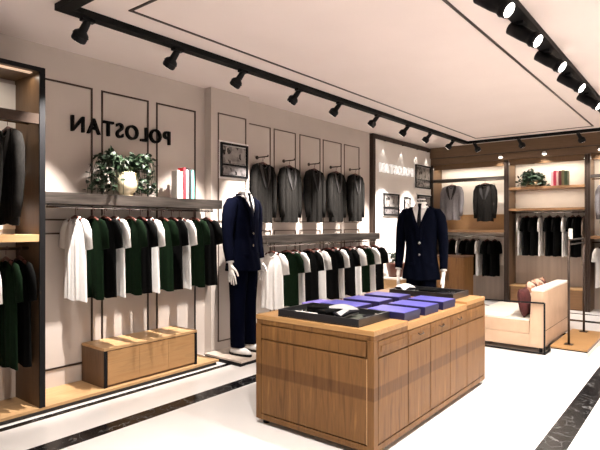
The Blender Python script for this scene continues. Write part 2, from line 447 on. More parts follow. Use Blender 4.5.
proto = {}
def setmat(root, m, extra=None):
    return {'shirt_body': m, 'sleeve': m, 'neckband': m}
base = [make_shirt('t_shirt', .64, .170, .023, .20, 'shirtw', seed=s) for s in (1, 2, 3)]
used = set()
def place_shirt(k, loc, rz, colm, label, group, scale=None):
    r = dup(base[k % 3], loc, rz, label, group, {'shirt_body': colm, 'sleeve': colm, 'neckband': colm}, scale)
    return r
CN = {'shirtw': 'white', 'green': 'dark green', 'blackc': 'black', 'taupec': 'taupe'}
# --- left steel shelf with rail
def wall_shelf(label, y0, y1, z0, z1, xf, xb):
    t = thing('wall_shelf', label, 'shelf', (xb, y0, z0))
    o = lambda a, b, c, d_, e_, f_: (a - xb, b - xb, c - y0, d_ - y0, e_ - z0, f_ - z0)
    bx('shelf_board', 'steel', t, o(xb, xf, y0, y1, z0, z1), bev=.003)
    bm = bmesh.new(); xm = -3.78 - xb
    tube(bm, [(xm, .05, -.022), (xm, y1 - y0 - .05, -.022)], .008, 10)
    obj('hanging_rail', bm, 'chrome', t, True)
    k = int((y1 - y0) / .55)
    for i in range(k + 1):
        yy = .06 + (y1 - y0 - .12) * i / k
        bm = bmesh.new(); tube(bm, [(xm, yy, -.022), (xm, yy, .002)], .006, 8)
        obj('rail_bracket', bm, 'chrome', t, True)
    return t
wall_shelf('long brushed steel shelf on the panelled wall, holding the potted ivy and the books', 1.735, 3.44, 1.485, 1.57, -3.70, WL + .009)
wall_shelf('long brushed steel shelf under the row of charcoal jackets', 4.14, 6.58, 1.125, 1.215, -3.75, WL + .009)
seq1 = [(2.004, 'W'), (2.142, 'G'), (2.244, 'B'), (2.33, 'W'), (2.47, 'G'), (2.575, 'B'), (2.655, 'W'), (2.79, 'G'), (2.90, 'B'), (2.985, 'W'), (3.15, 'G'), (3.30, 'B')]
cc = {'W': 'shirtw', 'G': 'green', 'B': 'blackc'}
for i, (y, c) in enumerate(seq1):
    m = cc[c]
    place_shirt(i, (-3.78, y, 1.4665), R(random.uniform(-3, 3)), m, '%s T-shirt, %s garment from the left on the rail under the ivy shelf' % (CN[m], ORD[i]), 'T-shirts under the ivy shelf')
seq2 = [(4.27, 'W'), (4.52, 'B'), (4.66, 'W'), (4.92, 'B'), (5.06, 'W'), (5.32, 'B'), (5.46, 'W'), (5.72, 'B'), (5.86, 'W'), (6.10, 'B'), (6.23, 'W'), (6.47, 'B')]
for i, (y, c) in enumerate(seq2):
    m = cc[c]
    if c == 'B' and i in (1, 9): m = 'green'
    place_shirt(i, (-3.79, y, 1.1065), R(random.uniform(-5, 5)), m, '%s T-shirt, %s garment from the left on the rail under the wall jackets' % (CN[m], ORD[i]), 'T-shirts under the wall jackets')

# --- charcoal jackets on wall pegs
jk = make_shirt('hanging_jacket', .68, .150, .050, .58, 'jgrey', True, 5, 'jdark')
lapels(jk, .165, .05, -.065, -.36, 'jdark')
jl = make_shirt('hanging_jacket', .64, .165, .045, .52, 'jlight', True, 8, 'jdark')
lapels(jl, .165, .045, -.065, -.34, 'jdark')
for j in (jk, jl): j['category'] = 'jacket'
pegp = None
JY = [4.30, 4.77, 5.27, 5.76, 6.24]
for i, y in enumerate(JY):
    w = ('leftmost of five, right beside the suited mannequin', 'second from the left', 'middle one of five', 'second from the right', 'rightmost of five, next to the dark frame')[i]
    lb = 'charcoal jacket hanging on a wall peg, ' + w
    if i == 0: jk.location = (-3.955, y, 2.105); jk.rotation_euler = (0, 0, R(90)); jk.scale = (.92, 1, 1); jk['label'] = lb; jk['group'] = 'charcoal wall jackets'
    else: dup(jk, (-3.955, y, 2.105 + .006 * i), R(90), lb, 'charcoal wall jackets', scale=(.92, 1, 1))
    p = thing('coat_peg', 'dark metal wall peg holding the charcoal jacket ' + w, 'peg', (WL, y, 2.10 + .006 * i), 0, 'pegs of the charcoal wall jackets')
    bm = bmesh.new(); tube(bm, [(0.001, 0, 0), (.17, 0, 0.0)], .0065, 8); tube(bm, [(.17, 0, 0), (.172, 0, .018)], .0065, 8); obj('pin', bm, 'bronze', p, True)
    bm = bmesh.new(); tube(bm, [(0.0005, 0, 0), (.008, 0, 0)], .022, 14); obj('rosette', bm, 'bronze', p)

# ------------------------------------------------------------------ plants and books
def leaf(bm, p, d, n, L, W):
    d = d.normalized(); s = d.cross(n)
    if s.length < 1e-3: s = Vector((1, 0, 0))
    s.normalize(); n2 = s.cross(d)
    pts = [p, p + d * L * .3 + s * W * .5 + n2 * L * .06, p + d * L * .7 + s * W * .35 + n2 * L * .03, p + d * L, p + d * L * .7 - s * W * .35 + n2 * L * .03, p + d * L * .3 - s * W * .5 + n2 * L * .06]
    mid = bm.verts.new(p + d * L * .45 - n2 * L * .06); v = [bm.verts.new(q) for q in pts]
    for k in range(6): bm.faces.new((mid, v[k], v[(k + 1) % 6]))
def potted(name, label, loc, prof, potm, stems, reach, rise, drop, lm, seed, ls=.05, yr=1., nleaf=16):
    rnd = random.Random(seed)
    t = thing(name, label, 'plant', loc)
    bm = bmesh.new(); lathe(bm, prof, 28); obj('pot', bm, potm, t, True)
    hz = prof[-1][1] if prof[-1][0] < prof[-2][0] else prof[-1][1]
    bm = bmesh.new(); lathe(bm, [(prof[-2][0] * .9, hz - .012), (prof[-2][0] * .5, hz - .002), (.004, hz)], 20); obj('soil', bm, 'soil', t)
    bs = bmesh.new(); bl = bmesh.new()
    for k in range(stems):
        a = rnd.uniform(0, 2 * math.pi) if k % 2 else (math.pi / 2 if k % 4 == 0 else -math.pi / 2) + rnd.gauss(0, .45)
        rr = rnd.uniform(.35, 1) * reach; up = rnd.uniform(.5, 1) * rise; dn = rnd.uniform(.2, 1) * drop
        pts = []
        ca, sa = math.cos(a), math.sin(a) * yr
        for j in range(9):
            u = j / 8
            r = rr * (1 - (1 - u) ** 2) ; z = hz + up * math.sin(min(u * 1.6, 1) * math.pi * .5) - (max(0, u - .4) / .6) ** 1.6 * (dn + up)
            pts.append(Vector((r * ca * .55, r * sa, max(z, .012))))
        tube(bs, pts, .0022, 5)
        for j in range(nleaf):
            u = rnd.uniform(.1, 1) * 7.99; i = int(u); p = pts[i].lerp(pts[i + 1], u - i)
            d = Vector((rnd.gauss(0, 1), rnd.gauss(0, 1), rnd.gauss(-.35, .6)))
            p = p + d.normalized() * .006; p.z = max(p.z, .03)
            d2 = d.copy(); 
            if p.z < .07: d2.z = abs(d2.z)
            if p.x > -.02 and abs(p.y) < prof[-2][0] + .03 and p.z < hz: continue
            leaf(bl, p, d2, Vector((rnd.gauss(0, .5), rnd.gauss(0, .5), 1)), ls * rnd.uniform(.7, 1.2), ls * .75)
    obj('stem', bs, lm, t); fo = obj('foliage', bl, lm, t)
    return t
potted('potted_ivy', 'trailing dark green ivy in a gilded white pot on the left steel shelf', (-3.83, 2.475, 1.5705),
       [(.055, 0), (.060, .004), (.060, .014), (.054, .020), (.080, .05), (.094, .10), (.095, .145), (.086, .185), (.090, .195), (.082, .192), (.076, .182)], 'pot', 46, .36, .22, .26, 'leaf', 3, .05, 1., 18)
def book(label, loc, w, dpt, h, m, tilt=0, group=None, along='y'):
    """spine faces +X (along y) or -Y (along x)"""
    t = thing('book', label, 'book', loc, 0 if along == 'y' else R(-90), group)
    t.rotation_euler.x = tilt
    c = .003
    bm = bmesh.new(); box(bm, -dpt, 0, 0, c, 0, h); box(bm, -dpt, 0, w - c, w, 0, h); box(bm, -c, .001, c, w - c, 0, h)
    obj('cover', bm, m, t)
    bx('pages', 'page', t, (-dpt + .005, -c, c, w - c, .004, h - .004))
    return t
def plain(n, c): M[n] = mat(n, c, .5); return n
BC = [('white', plain('white book cloth', (.78, .76, .70)), .035, .235), ('cream', plain('cream book cloth', (.72, .60, .50)), .030, .225), ('red', plain('red book cloth', (.42, .02, .03)), .032, .265),
      ('pale grey', plain('pale grey book cloth', (.62, .60, .60)), .022, .25), ('black', plain('black book cloth', (.02, .018, .02)), .028, .265), ('teal', plain('teal book cloth', (.12, .40, .36)), .040, .25)]
y = 3.01
for nm, m, w, h in BC:
    w *= .86; h += .03
    book('%s book standing in the row of books on the left steel shelf' % nm, (-3.84, y, 1.5705), w, .085, h, m, 0, 'books on the left steel shelf'); y += w + .008

# ------------------------------------------------------------------ pictures
def picture(label, x, y0, y1, z0, z1, split=True, border=.014, mount=True):
    t = thing('framed_picture', label, 'picture', (x, (y0 + y1) / 2, z0)); w = (y1 - y0) / 2; h = z1 - z0
    if mount: bx('mount_board', 'mat_white', t, (0.0005, .008, -w - .02, w + .02, -.02, h + .02))
    bw = border
    fr = [(.008, .028, -w, -w + bw, 0, h), (.008, .028, w - bw, w, 0, h), (.008, .028, -w + bw, w - bw, 0, bw), (.008, .028, -w + bw, w - bw, h - bw, h)]
    if split: fr.append((.008, .026, -w + bw, w - bw, h * .34, h * .34 + bw * .8))
    bx('frame', 'black', t, *fr)
    bx('photo_print', 'photo', t, (.008, .014, -w + bw + .008, w - bw - .008, h * .34 + bw if split else bw + .006, h - bw - .008))
    if split: bx('photo_print', 'photo2', t, (.008, .014, -w + bw + .008, w - bw - .008, bw + .004, h * .34 - .003))
    return t
picture('black framed double picture on the grey pilaster above the suited mannequin', -3.95, 3.635, 4.03, 1.83, 2.185, border=.022)
picture('black framed double picture high on the lit white wall, right of the glowing letters', -4.0, 8.22, 8.84, 1.98, 2.385, border=.022)
picture('black framed double picture at the left of the lit white wall, below the glowing letters', -4.0, 7.10, 7.62, 1.48, 1.83, border=.022)
picture('small narrow framed picture between the two larger ones, beside the mannequin collar', -4.0, 7.80, 8.02, 1.58, 1.80, False, border=.016)
picture('framed picture low on the lit white wall, partly behind the mannequin shoulder', -4.0, 8.30, 8.86, 1.50, 1.86, border=.022)

# ------------------------------------------------------------------ left open wardrobe
def wardrobe_left():
    t = thing('open_wardrobe', 'tall wooden open wardrobe with black edges at the left edge of the photo', 'wardrobe', (WL, .60, 0))
    o = lambda a, b, c, d_, e_, f_: (a - WL, b - WL, c - .60, d_ - .60, e_, f_)
    b = lambda n, m, *bb, **k: bx(n, m, t, *[o(*q) for q in bb], **k)
    b('side_panel', 'cabwood', (WL + .001, -3.665, 1.68, 1.715, 0.052, 2.40)); b('side_panel', 'cabwood', (WL + .001, -3.665, .60, .635, 0.052, 2.40))
    b('back_panel', 'white_wall', (WL + .001, WL + .012, .635, 1.68, 1.30, 2.37)); b('back_panel', 'taupe', (WL + .001, WL + .012, .635, 1.68, .052, 1.22))
    b('top_panel', 'cabwood', (WL + .001, -3.665, .60, 1.715, 2.40, 2.43))
    b('front_edge', 'black', (-3.665, -3.652, 1.679, 1.718, .052, 2.43), (-3.665, -3.652, .60, 1.679, 2.40, 2.43))
    b('light_strip', 'strip', (-3.74, -3.70, .66, 1.65, 2.392, 2.3995))
    b('shelf', 'oaklight', (WL + .012, -3.66, .635, 1.68, 1.215, 1.265))
    b('crossbar', 'bronze', (-3.70, -3.66, .635, 1.68, 2.035, 2.105))
    bm = bmesh.new(); tube(bm, [(-3.83 - WL, .036, 2.06), (-3.83 - WL, 1.079, 2.06)], .011, 10); obj('hanging_rail', bm, 'chrome', t, True)
    bm = bmesh.new(); tube(bm, [(-3.83 - WL, .036, 1.165), (-3.83 - WL, 1.079, 1.165)], .011, 10); obj('hanging_rail', bm, 'chrome', t, True)
    return t
wardrobe_left()
area('wardrobe_led', (-3.76, 1.2, 2.385), .05, .9, 3)
for i, y in enumerate((1.28, 1.40, 1.54)):
    if i == 0: pass
    dup(jk, (-3.83, y, 2.077), R(4), ('charcoal jacket in the left wooden wardrobe, %s' % ('deepest on its upper rail', 'middle one on its upper rail', 'nearest the side panel')[i]), 'jackets in the left wardrobe', scale=(.9, .8, 1))
for i, (y, m) in enumerate(((1.22, 'blackc'), (1.32, 'shirtw'), (1.40, 'shirtw'), (1.53, 'green'), (1.62, 'blackc'))):
    place_shirt(i, (-3.83, y, 1.182), R(3), m, '%s long shirt low in the left wooden wardrobe, %s' % (CN[m], ('deepest', 'second deepest', 'at the photo edge', 'second from the side panel', 'next to the side panel')[i]), 'long shirts in the left wardrobe', (.92, 1.0, 1.18))
# long low wooden plinths
pl = thing('display_plinth', 'low pale wooden plinth along the left wall under the shirts', 'plinth', (WL, -.5, 0))
bx('plinth_top', 'oaklight', pl, (0.001, .395, 0, 3.855, .032, .052)); bx('plinth_base', 'lineblk', pl, (0.001, .375, 0.01, 3.84, .0, .032))
pl = thing('display_plinth', 'low dark edged plinth under the suited mannequin', 'plinth', (-3.94, 3.42, 0))
bx('plinth_top', 'taupe', pl, (0.0, .52, 0, .60, .036, .052), bev=.002); bx('plinth_base', 'black', pl, (0.0, .50, 0.01, .59, .0, .036))
# shoe cabinet
def shoe_cabinet(name, label, x0, x1, y0, y1, z0, z1, face='x'):
    t = thing(name, label, 'cabinet', (x0, y0, z0)); w, l, h = x1 - x0, y1 - y0, z1 - z0
    bx('top', 'oaklight', t, (0, w, 0, l, h - .022, h), bev=.002)
    bx('carcass', 'cabwood', t, (.002, w - .012, .002, l - .002, 0.001, h - .022))
    if face == 'x':
        n = 3
        for i in range(n):
            a = .03 + (l - .06) * i / n; b = .03 + (l - .06) * (i + 1) / n
            bx('drawer', 'oakmid', t, (w - .012, w - .001, a + .001, b - .001, .02, h - .03), bev=.001)
        bx('edge_strip', 'black', t, (w - .012, w, .002, .028, 0.001, h - .022), (w - .012, w, l - .028, l - .002, 0.001, h - .022))
    else:
        n = 3
        for i in range(n):
            a = .02 + (w - .04) * i / n; b = .02 + (w - .04) * (i + 1) / n
            bx('drawer', 'oak_x', t, (a + .002, b - .002, -.010, .001, .02, h - .03), bev=.001)
    return t
shoe_cabinet('shoe_cabinet', 'long low golden oak cabinet standing on the plinth under the left T-shirts', WL + .02, -3.69, 2.19, 3.12, .0525, .365)

# ------------------------------------------------------------------ display table
TX0, TX1, TY0, TY1, TZ = -2.39, -1.48, 2.53, 4.36, .73
def table():
    t = thing('display_table', 'long brown oak display table with drawers and doors in the middle of the shop', 'display table', (TX0, TY0, 0))
    w, l = TX1 - TX0, TY1 - TY0
    ya, yb = .42, 1.42
    b = lambda n, m, *bb, **k: bx(n, m, t, *bb, **k)
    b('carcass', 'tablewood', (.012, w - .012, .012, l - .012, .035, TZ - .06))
    b('end_top', 'oaktop', (0, w, 0, ya, TZ - .03, TZ), bev=.003)
    b('end_top', 'oaktop', (0, w, yb, l, TZ - .03, TZ), bev=.003)
    b('middle_top', 'oaktop', (0.004, w - .002, ya, yb, TZ - .06, TZ - .018), bev=.002)
    b('filler', 'oak', (.004, w - .004, .004, ya, TZ - .06, TZ - .03)); b('filler', 'oak', (.004, w - .004, yb, l - .004, TZ - .06, TZ - .03))
    for (a, c) in ((0, 0), (w - .045, 0), (0, l - .045), (w - .045, l - .045)):
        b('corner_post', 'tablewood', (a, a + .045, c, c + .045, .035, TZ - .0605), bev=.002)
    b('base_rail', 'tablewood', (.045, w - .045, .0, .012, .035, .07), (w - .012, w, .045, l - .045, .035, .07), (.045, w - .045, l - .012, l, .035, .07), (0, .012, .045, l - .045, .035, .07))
    # near end: drawer + big panel
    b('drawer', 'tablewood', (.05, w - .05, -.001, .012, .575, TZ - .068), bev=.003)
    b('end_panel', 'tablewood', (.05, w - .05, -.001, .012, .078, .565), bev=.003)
    b('panel_edge', 'oaklight', (w - .0495, w - .0455, .0, .012, .075, .565))
    # right side: five bays
    ys = [.045, ya, ya + .333, ya + .667, yb, l - .045]
    for i in range(5):
        a, c = ys[i] + .004, ys[i + 1] - .004
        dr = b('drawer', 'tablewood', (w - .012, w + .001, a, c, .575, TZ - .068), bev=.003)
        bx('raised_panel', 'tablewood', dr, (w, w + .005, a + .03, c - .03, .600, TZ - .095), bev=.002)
        if 0 < i < 4:
            bm = bmesh.new(); ym = (a + c) / 2
            tube(bm, [(w + .004, ym - .035, .632), (w + .016, ym - .028, .622), (w + .016, ym + .028, .622), (w + .004, ym + .035, .632)], .004, 6)
            obj('drawer_pull', bm, 'bronze', dr, True)
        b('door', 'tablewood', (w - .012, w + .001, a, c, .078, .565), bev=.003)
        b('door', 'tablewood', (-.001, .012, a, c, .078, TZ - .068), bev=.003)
    for (a, c) in ((.05, .05), (w - .05, .05), (.05, l - .05), (w - .05, l - .05), (w - .05, l / 2), (.05, l / 2)):
        bm = bmesh.new(); lathe(bm, [(.022, 0), (.024, .006), (.02, .035)], 12, (a, c, 0)); obj('foot', bm, 'black', t)
table()
def tray(label, x0, x1, y0, y1, z):
    t = thing('display_tray', label, 'tray', (x0, y0, z)); w, l = x1 - x0, y1 - y0; h = .048; k = .014
    bx('tray_base', 'tray', t, (0, w, 0, l, 0, .008))
    bx('tray_rim', 'tray', t, (0, w, 0, k, .008, h), (0, w, l - k, l, .008, h), (0, k, k, l - k, .008, h), (w - k, w, k, l - k, .008, h), bev=.002)
    bx('tray_lining', 'trayin', t, (k, w - k, k, l - k, .008, .012))
    return t
ZT = TZ + .0005
tray('black lacquer tray of accessories on the near end of the table', -2.22, -1.60, 2.56, 2.93, ZT)
tray('black lacquer tray of accessories on the far end of the table', -2.17, -1.60, 3.97, 4.31, ZT)
def folded(name, label, cat, m, loc, rz, w, l, h, seed, group=None, collar=None, tiltx=0):
    """a folded garment: rounded stack of cloth layers"""
    rnd = random.Random(seed)
    t = thing(name, label, cat, loc, rz, group)
    bm = bmesh.new(); NX, NY = 10, 8; n = 3
    for q in range(n):
        z0 = h * q / n; z1 = h * (q + 1) / n * .98; ins = rnd.uniform(0, .008)
        box(bm, -w / 2 + ins, w / 2 - ins, -l / 2 + rnd.uniform(0, .008), l / 2 - rnd.uniform(0, .008), z0, z1, min(h / n * .42, .006))
    obj('folded_cloth', bm, m, t, True)
    if collar:
        bm = bmesh.new()
        for s in (-1, 1):
            v = [bm.verts.new(p) for p in ((0, -l * .05, h + .004), (s * w * .22, l * .30, h + .016), (s * w * .10, l * .46, h + .020), (0, l * .32, h + .010))]
            bm.faces.new(v if s > 0 else v[::-1])
        obj('collar', bm, collar, t, thick=.004)
    t.rotation_euler.x = tiltx
    return t
zt = ZT + .0125
def wrap(name, label, cat, m, loc, rz, L, r, group=None):
    """rolled cloth or belt coil"""
    t = thing(name, label, cat, loc, rz, group)
    bm = bmesh.new(); pts = []
    for k in range(46):
        a = k * .42; rr = r * (.25 + .75 * k / 45); pts.append((rr * math.cos(a), rr * math.sin(a), L / 2))
    tube(bm, pts, .0022, 6, True, L / 2)
    obj('coil', bm, m, t, True)
    bx('buckle', 'chrome', t, (pts[-1][0] - .004, pts[-1][0] + .004, pts[-1][1] - .016, pts[-1][1] + .016, .004, L - .004), bev=.0015)
    return t
wrap('belt', 'black coiled belt in the left corner of the near tray', 'belt', 'tie', (-2.14, 2.67, zt), 0, .034, .045)
folded('bow_tie_box', 'black folded scarf beside the belt in the near tray', 'scarf', 'blackc', (-2.02, 2.76, zt), .3, .16, .13, .055, 2).name = 'folded_scarf'
folded('pocket_square', 'small white folded cloth at the front left of the near tray', 'cloth', 'shirtw', (-2.06, 2.635, zt), .05, .20, .07, .020, 4)
folded('folded_scarf', 'black folded scarf in the middle of the near tray', 'scarf', 'blackc', (-1.90, 2.70, zt), -.2, .09, .17, .05, 5)
wrap('belt', 'black coiled belt at the right end of the near tray', 'belt', 'tie', (-1.665, 2.80, zt), 1, .034, .042)
# fanned grey shirt collar piece standing on the near tray
def fan(label, loc, rz, m, r=.15, name='folded_shirt'):
    t = thing(name, label, 'shirt', loc, rz)
    bm = bmesh.new(); top = []; bot = []
    N = 12
    c0 = bm.verts.new((0, 0, .012)); c1 = bm.verts.new((0, 0, .004)); A = []; B = []
    for k in range(N + 1):
        a = R(48) + R(84) * k / N; p = Vector((r * math.cos(a), r * math.sin(a), .045 + .025 * math.sin(math.pi * k / N)))
        A.append(bm.verts.new(p)); B.append(bm.verts.new(p - Vector((0, 0, .012 + p.z * .4))))
    for k in range(N):
        bm.faces.new((c0, A[k], A[k + 1])); bm.faces.new((c1, B[k + 1], B[k])); bm.faces.new((A[k], B[k], B[k + 1], A[k + 1]))
    bm.faces.new((c0, c1, B[0], A[0])); bm.faces.new((c0, A[N], B[N], c1))
    obj('collar_panel', bm, m, t)
    for s, aa in ((-1, R(48)), (1, R(132))):
        bm = bmesh.new()
        e_ = Vector((r * 1.02 * math.cos(aa), r * 1.02 * math.sin(aa), .03))
        tube(bm, [(0, -.004, .014), e_ * .5 + Vector((0, 0, .02)), e_ + Vector((0, 0, .004))], [.006, .014, .010], 8)
        obj('rolled_edge', bm, 'tie', t, True)
    return t
M['silver'] = noisy('silver grey cloth', (.24, .235, .24), (.33, .33, .34), (20, 20, 20), rough=.7)
fan('fan folded silver grey shirt with black edges in the near tray', (-1.80, 2.67, zt), .55, 'silver', .165)
fan('fan folded white shirt in the far tray in front of the mannequin', (-2.06, 4.03, zt), .35, 'shirtw', .125)
folded('folded_scarf', 'black folded scarf in the middle of the far tray', 'scarf', 'blackc', (-1.88, 4.15, zt), .1, .14, .2, .042, 6)
wrap('belt', 'black coiled belt left of the middle in the far tray', 'belt', 'tie', (-1.75, 4.14, zt), 1, .034, .045)
wrap('belt', 'black coiled belt at the right end of the far tray', 'belt', 'tie', (-1.655, 4.12, zt), 2, .034, .040)
# blue boxes
ZM = TZ - .018 + .0005
def bluebox(label, x0, x1, y0, y1, h=.06):
    t = thing('gift_box', label, 'box', ((x0 + x1) / 2, (y0 + y1) / 2, ZM), R(random.uniform(-1, 1)), 'blue boxes on the display table'); w, l = (x1 - x0) / 2, (y1 - y0) / 2
    bx('box_base', 'navy', t, (-w + .003, w - .003, -l + .003, l - .003, 0, h * .55), bev=.002)
    bx('lid', 'navy', t, (-w, w, -l, l, h * .5, h - .002), bev=.003)
    bx('lid_top', 'blue', t, (-w + .006, w - .006, -l + .006, l - .006, h - .002, h), bev=.0008)
for i, y in enumerate((2.965, 3.265, 3.57)):
    w = ('nearest the camera', 'in the middle', 'farthest back')[i]
    bluebox('blue flat box in the right column on the table, ' + w, -1.80, -1.51, y, y + .225)
    bluebox('blue flat box in the left column on the table, ' + w, -2.19, -1.88, y + .02, y + .225)
folded('folded_shirt', 'lilac folded cloth behind the near tray at the left of the blue boxes', 'cloth', 'purple', (-2.275, 3.08, ZM), 0, .14, .24, .05, 11)

# ------------------------------------------------------------------ mannequins
PR = [(.80, .200, .135), (.88, .196, .130), (.98, .180, .122), (1.10, .168, .115), (1.20, .178, .122), (1.30, .190, .126), (1.38, .200, .122), (1.43, .205, .108), (1.465, .198, .092), (1.492, .155, .077), (1.512, .10, .065), (1.525, .074, .058)]
def prof(z):
    if z <= PR[0][0]: return PR[0][1], PR[0][2]
    for (z0, a0, b0), (z1, a1, b1) in zip(PR[:-1], PR[1:]):
        if z <= z1:
            t = (z - z0) / (z1 - z0); return a0 + (a1 - a0) * t, b0 + (b1 - b0) * t
    return PR[-1][1], PR[-1][2]
def ring(a, b, z, n=56, p=2.4, cy=0., dz=None):
    out = []
    for k in range(n):
        th = 2 * math.pi * k / n; c, s = math.cos(th), math.sin(th)
        x = a * math.copysign(abs(c) ** (2 / p), c); y = b * math.copysign(abs(s) ** (2 / p), s)
        out.append((x, y + cy, z))
    return out
def surf(x, z, k=1.):
    a, b = prof(z); a *= k; b *= k; q = min(abs(x) / a, .99)
    return -b * (1 - q ** 2.4) ** (1 / 2.4)
def mannequin(label, loc, rz, suit, zb=1.155, pose=0., zv=1.30):
    t = thing('suited_mannequin', label, 'mannequin', loc, rz)
    # --- body: one skinned figure
    V = []; E = []; RD = []
    def av(p, r, par=None):
        V.append(p); RD.append(r if isinstance(r, tuple) else (r, r))
        if par is not None: E.append((par, len(V) - 1))
        return len(V) - 1
    pel = av((0, 0, .93), (.13, .09)); wa = av((0, 0, 1.10), (.115, .08), pel); ch = av((0, 0, 1.30), (.135, .09), wa)
    ub = av((0, 0, 1.42), (.09, .06), ch); nk = av((0, .005, 1.49), .052, ub); av((0, .0, 1.545), .050, nk); av((0, -.002, 1.560), .050, len(V) - 1)
    for s in (-1, 1):
        sh = av((s * .165, 0, 1.41), .045, ub); el = av((s * .245, .015, 1.14), .036, sh); wr = av((s * (.255 + pose), -.03, .895), (.024, .020), el)
        kx = s * (.258 + pose)
        K = 1.18
        def hv(dx, dy, dz): return (kx + dx * K, -.03 + dy * K, .890 + dz * K)
        pm = av(hv(0, -.010, -.045), (.018, .038), wr); kn = av(hv(0, -.016, -.085), (.015, .041), pm)
        for j, (dy, ln) in enumerate(((-.033, .068), (-.011, .078), (.011, .072), (.031, .056))):
            f1 = av(hv(-s * .001, -.017 + dy, -.105), .0098, kn)
            f2 = av(hv(-s * .006, -.020 + dy * 1.12, -.105 - ln * .55), .0090, f1)
            av(hv(-s * .016, -.020 + dy * 1.15, -.105 - ln), .0074, f2)
        t1 = av(hv(-s * .004, -.053, -.055), .011, pm); t2 = av(hv(-s * .010, -.074, -.085), .0096, t1); av(hv(-s * .014, -.080, -.110), .008, t2)
        hp = av((s * .085, 0, .86), .075, pel); kn2 = av((s * .095, -.005, .48), .050, hp); an = av((s * .10, .02, .09), .032, kn2); av((s * .105, -.06, .045), .028, an); av((s * .11, -.13, .03), .022, len(V) - 1)
    me = bpy.data.meshes.new('mannequin_body'); me.from_pydata(V, E, [])
    tmp = bpy.data.objects.new('mannequin_body', me); C.objects.link(tmp)
    md = tmp.modifiers.new('skin', 'SKIN'); md.use_smooth_shade = True; md.branch_smoothing = .3
    for i, r in enumerate(RD): me.skin_vertices[0].data[i].radius = r
    me.skin_vertices[0].data[0].use_root = True
    tmp.modifiers.new('sub', 'SUBSURF').levels = 2
    bpy.context.view_layer.update()
    m2 = bpy.data.meshes.new_from_object(tmp.evaluated_get(bpy.context.evaluated_depsgraph_get()))
    bpy.data.objects.remove(tmp); bpy.data.meshes.remove(me)
    m2.name = 'mannequin_body'; m2.materials.clear(); m2.materials.append(M['manq'])
    for p in m2.polygons: p.use_smooth = True
    body = bpy.data.objects.new('mannequin_body', m2); C.objects.link(body); body.parent = t
    bm = bmesh.new(); lathe(bm, [(.048, 0), (.050, .004), (.048, .010), (.01, .012)], 24, (0, -.002, 1.578)); obj('neck_cap', bm, 'manq', t, True)
    # --- white shirt chest
    zs = [1.02 + .02 * k for k in range(26)]
    bm = bmesh.new(); loft(bm, [ring(prof(z)[0] * .93, prof(z)[1] * .93, z) for z in zs]); obj('shirt_front', bm, 'shirtw', t, True)
    bm = bmesh.new(); loft(bm, [ring(.066, .060, 1.505, 32, 2), ring(.064, .058, 1.53, 32, 2), ring(.060, .055, 1.556, 32, 2), ring(.055, .051, 1.558, 32, 2), ring(.056, .052, 1.51, 32, 2)], False, False)
    for s in (-1, 1):
        v = [(s * .004, -.068, 1.548), (s * .042, -.052, 1.556), (s * .060, -.075, 1.500), (s * .030, -.094, 1.482)]
        f = [bm.verts.new(p) for p in v] ; g = [bm.verts.new((p[0], p[1] + .006, p[2])) for p in v]
        bm.faces.new(f); bm.faces.new(g[::-1])
        for k in range(4): bm.faces.new((f[k], g[k], g[(k + 1) % 4], f[(k + 1) % 4]))
    obj('shirt_collar', bm, 'shirtw', t)
    # --- tie
    bm = bmesh.new(); rows = []
    for k in range(15):
        u = k / 14; z = 1.525 - u * (1.525 - zv + .02); w = .015 if k < 2 else .012 + .016 * u
        y = min(surf(0, z, .93), -.070 if z > 1.49 else 0) - .010
        rows.append([(-w, y + .003, z), (0, y - .003, z), (w, y + .003, z), (w, y + .008, z), (-w, y + .008, z)])
    loft(bm, rows); obj('tie', bm, 'tie', t)
    bm = bmesh.new(); loft(bm, [ring(.022, .013, 1.540, 12, 2, -.074), ring(.020, .015, 1.52, 12, 2, -.080), ring(.013, .010, 1.502, 12, 2, -.086)]); obj('tie_knot', bm, 'tie', t, True)
    # --- jacket torso with an open V
    bm = bmesh.new(); zz = [.80 + .0125 * k for k in range(58)]
    vopen = .085 / (1.50 - zv)
    rings_ = []
    for z in zz:
        a, b = prof(z); rr = []
        flare = .012 * max(0, (1.0 - z) / .2)
        for (x, y, z_) in ring(a + flare, b + flare, z, 112):
            y2 = y + .004 * math.sin(x * 60 + z * 14) * (1 if z < 1.3 else .2)
            rr.append((x, y2, z_ + (-.012 * (1 - min(1, abs(x) / .12)) if z < .82 and y < 0 else 0)))
        rings_.append(rr)
    vr = loft(bm, rings_, False, False)
    kill = [f for f in bm.faces if (lambda c: c.y < 0 and c.z > zv and abs(c.x) < (c.z - zv) * vopen + .006)(f.calc_center_median())]
    bmesh.ops.delete(bm, geom=kill, context='FACES')
    obj('jacket', bm, suit, t, True, thick=.006)
    for s in (-1, 1):
        bm = bmesh.new()
        pth = [(s * .140, .002, 1.468), (s * .180, .002, 1.452), (s * .212, .003, 1.40), (s * .232, .008, 1.30), (s * .247, .014, 1.14), (s * (.252 + pose * .5), -.006, 1.02), (s * (.256 + pose), -.028, .915), (s * (.257 + pose), -.031, .900)]
        tube(bm, pth, [.030, .050, .062, .062, .054, .049, .043, .042], 24, True, [.062, .078, .082, .076, .064, .058, .050, .048])
        sl = obj('jacket_sleeve', bm, suit, t, True)
        bm = bmesh.new(); tube(bm, [(s * (.257 + pose), -.031, .903), (s * (.258 + pose), -.033, .886)], [.034, .035], 20, True, [.040, .041]); obj('shirt_cuff', bm, 'shirtw', t, True)
        # lapel
        bm = bmesh.new(); rows = []
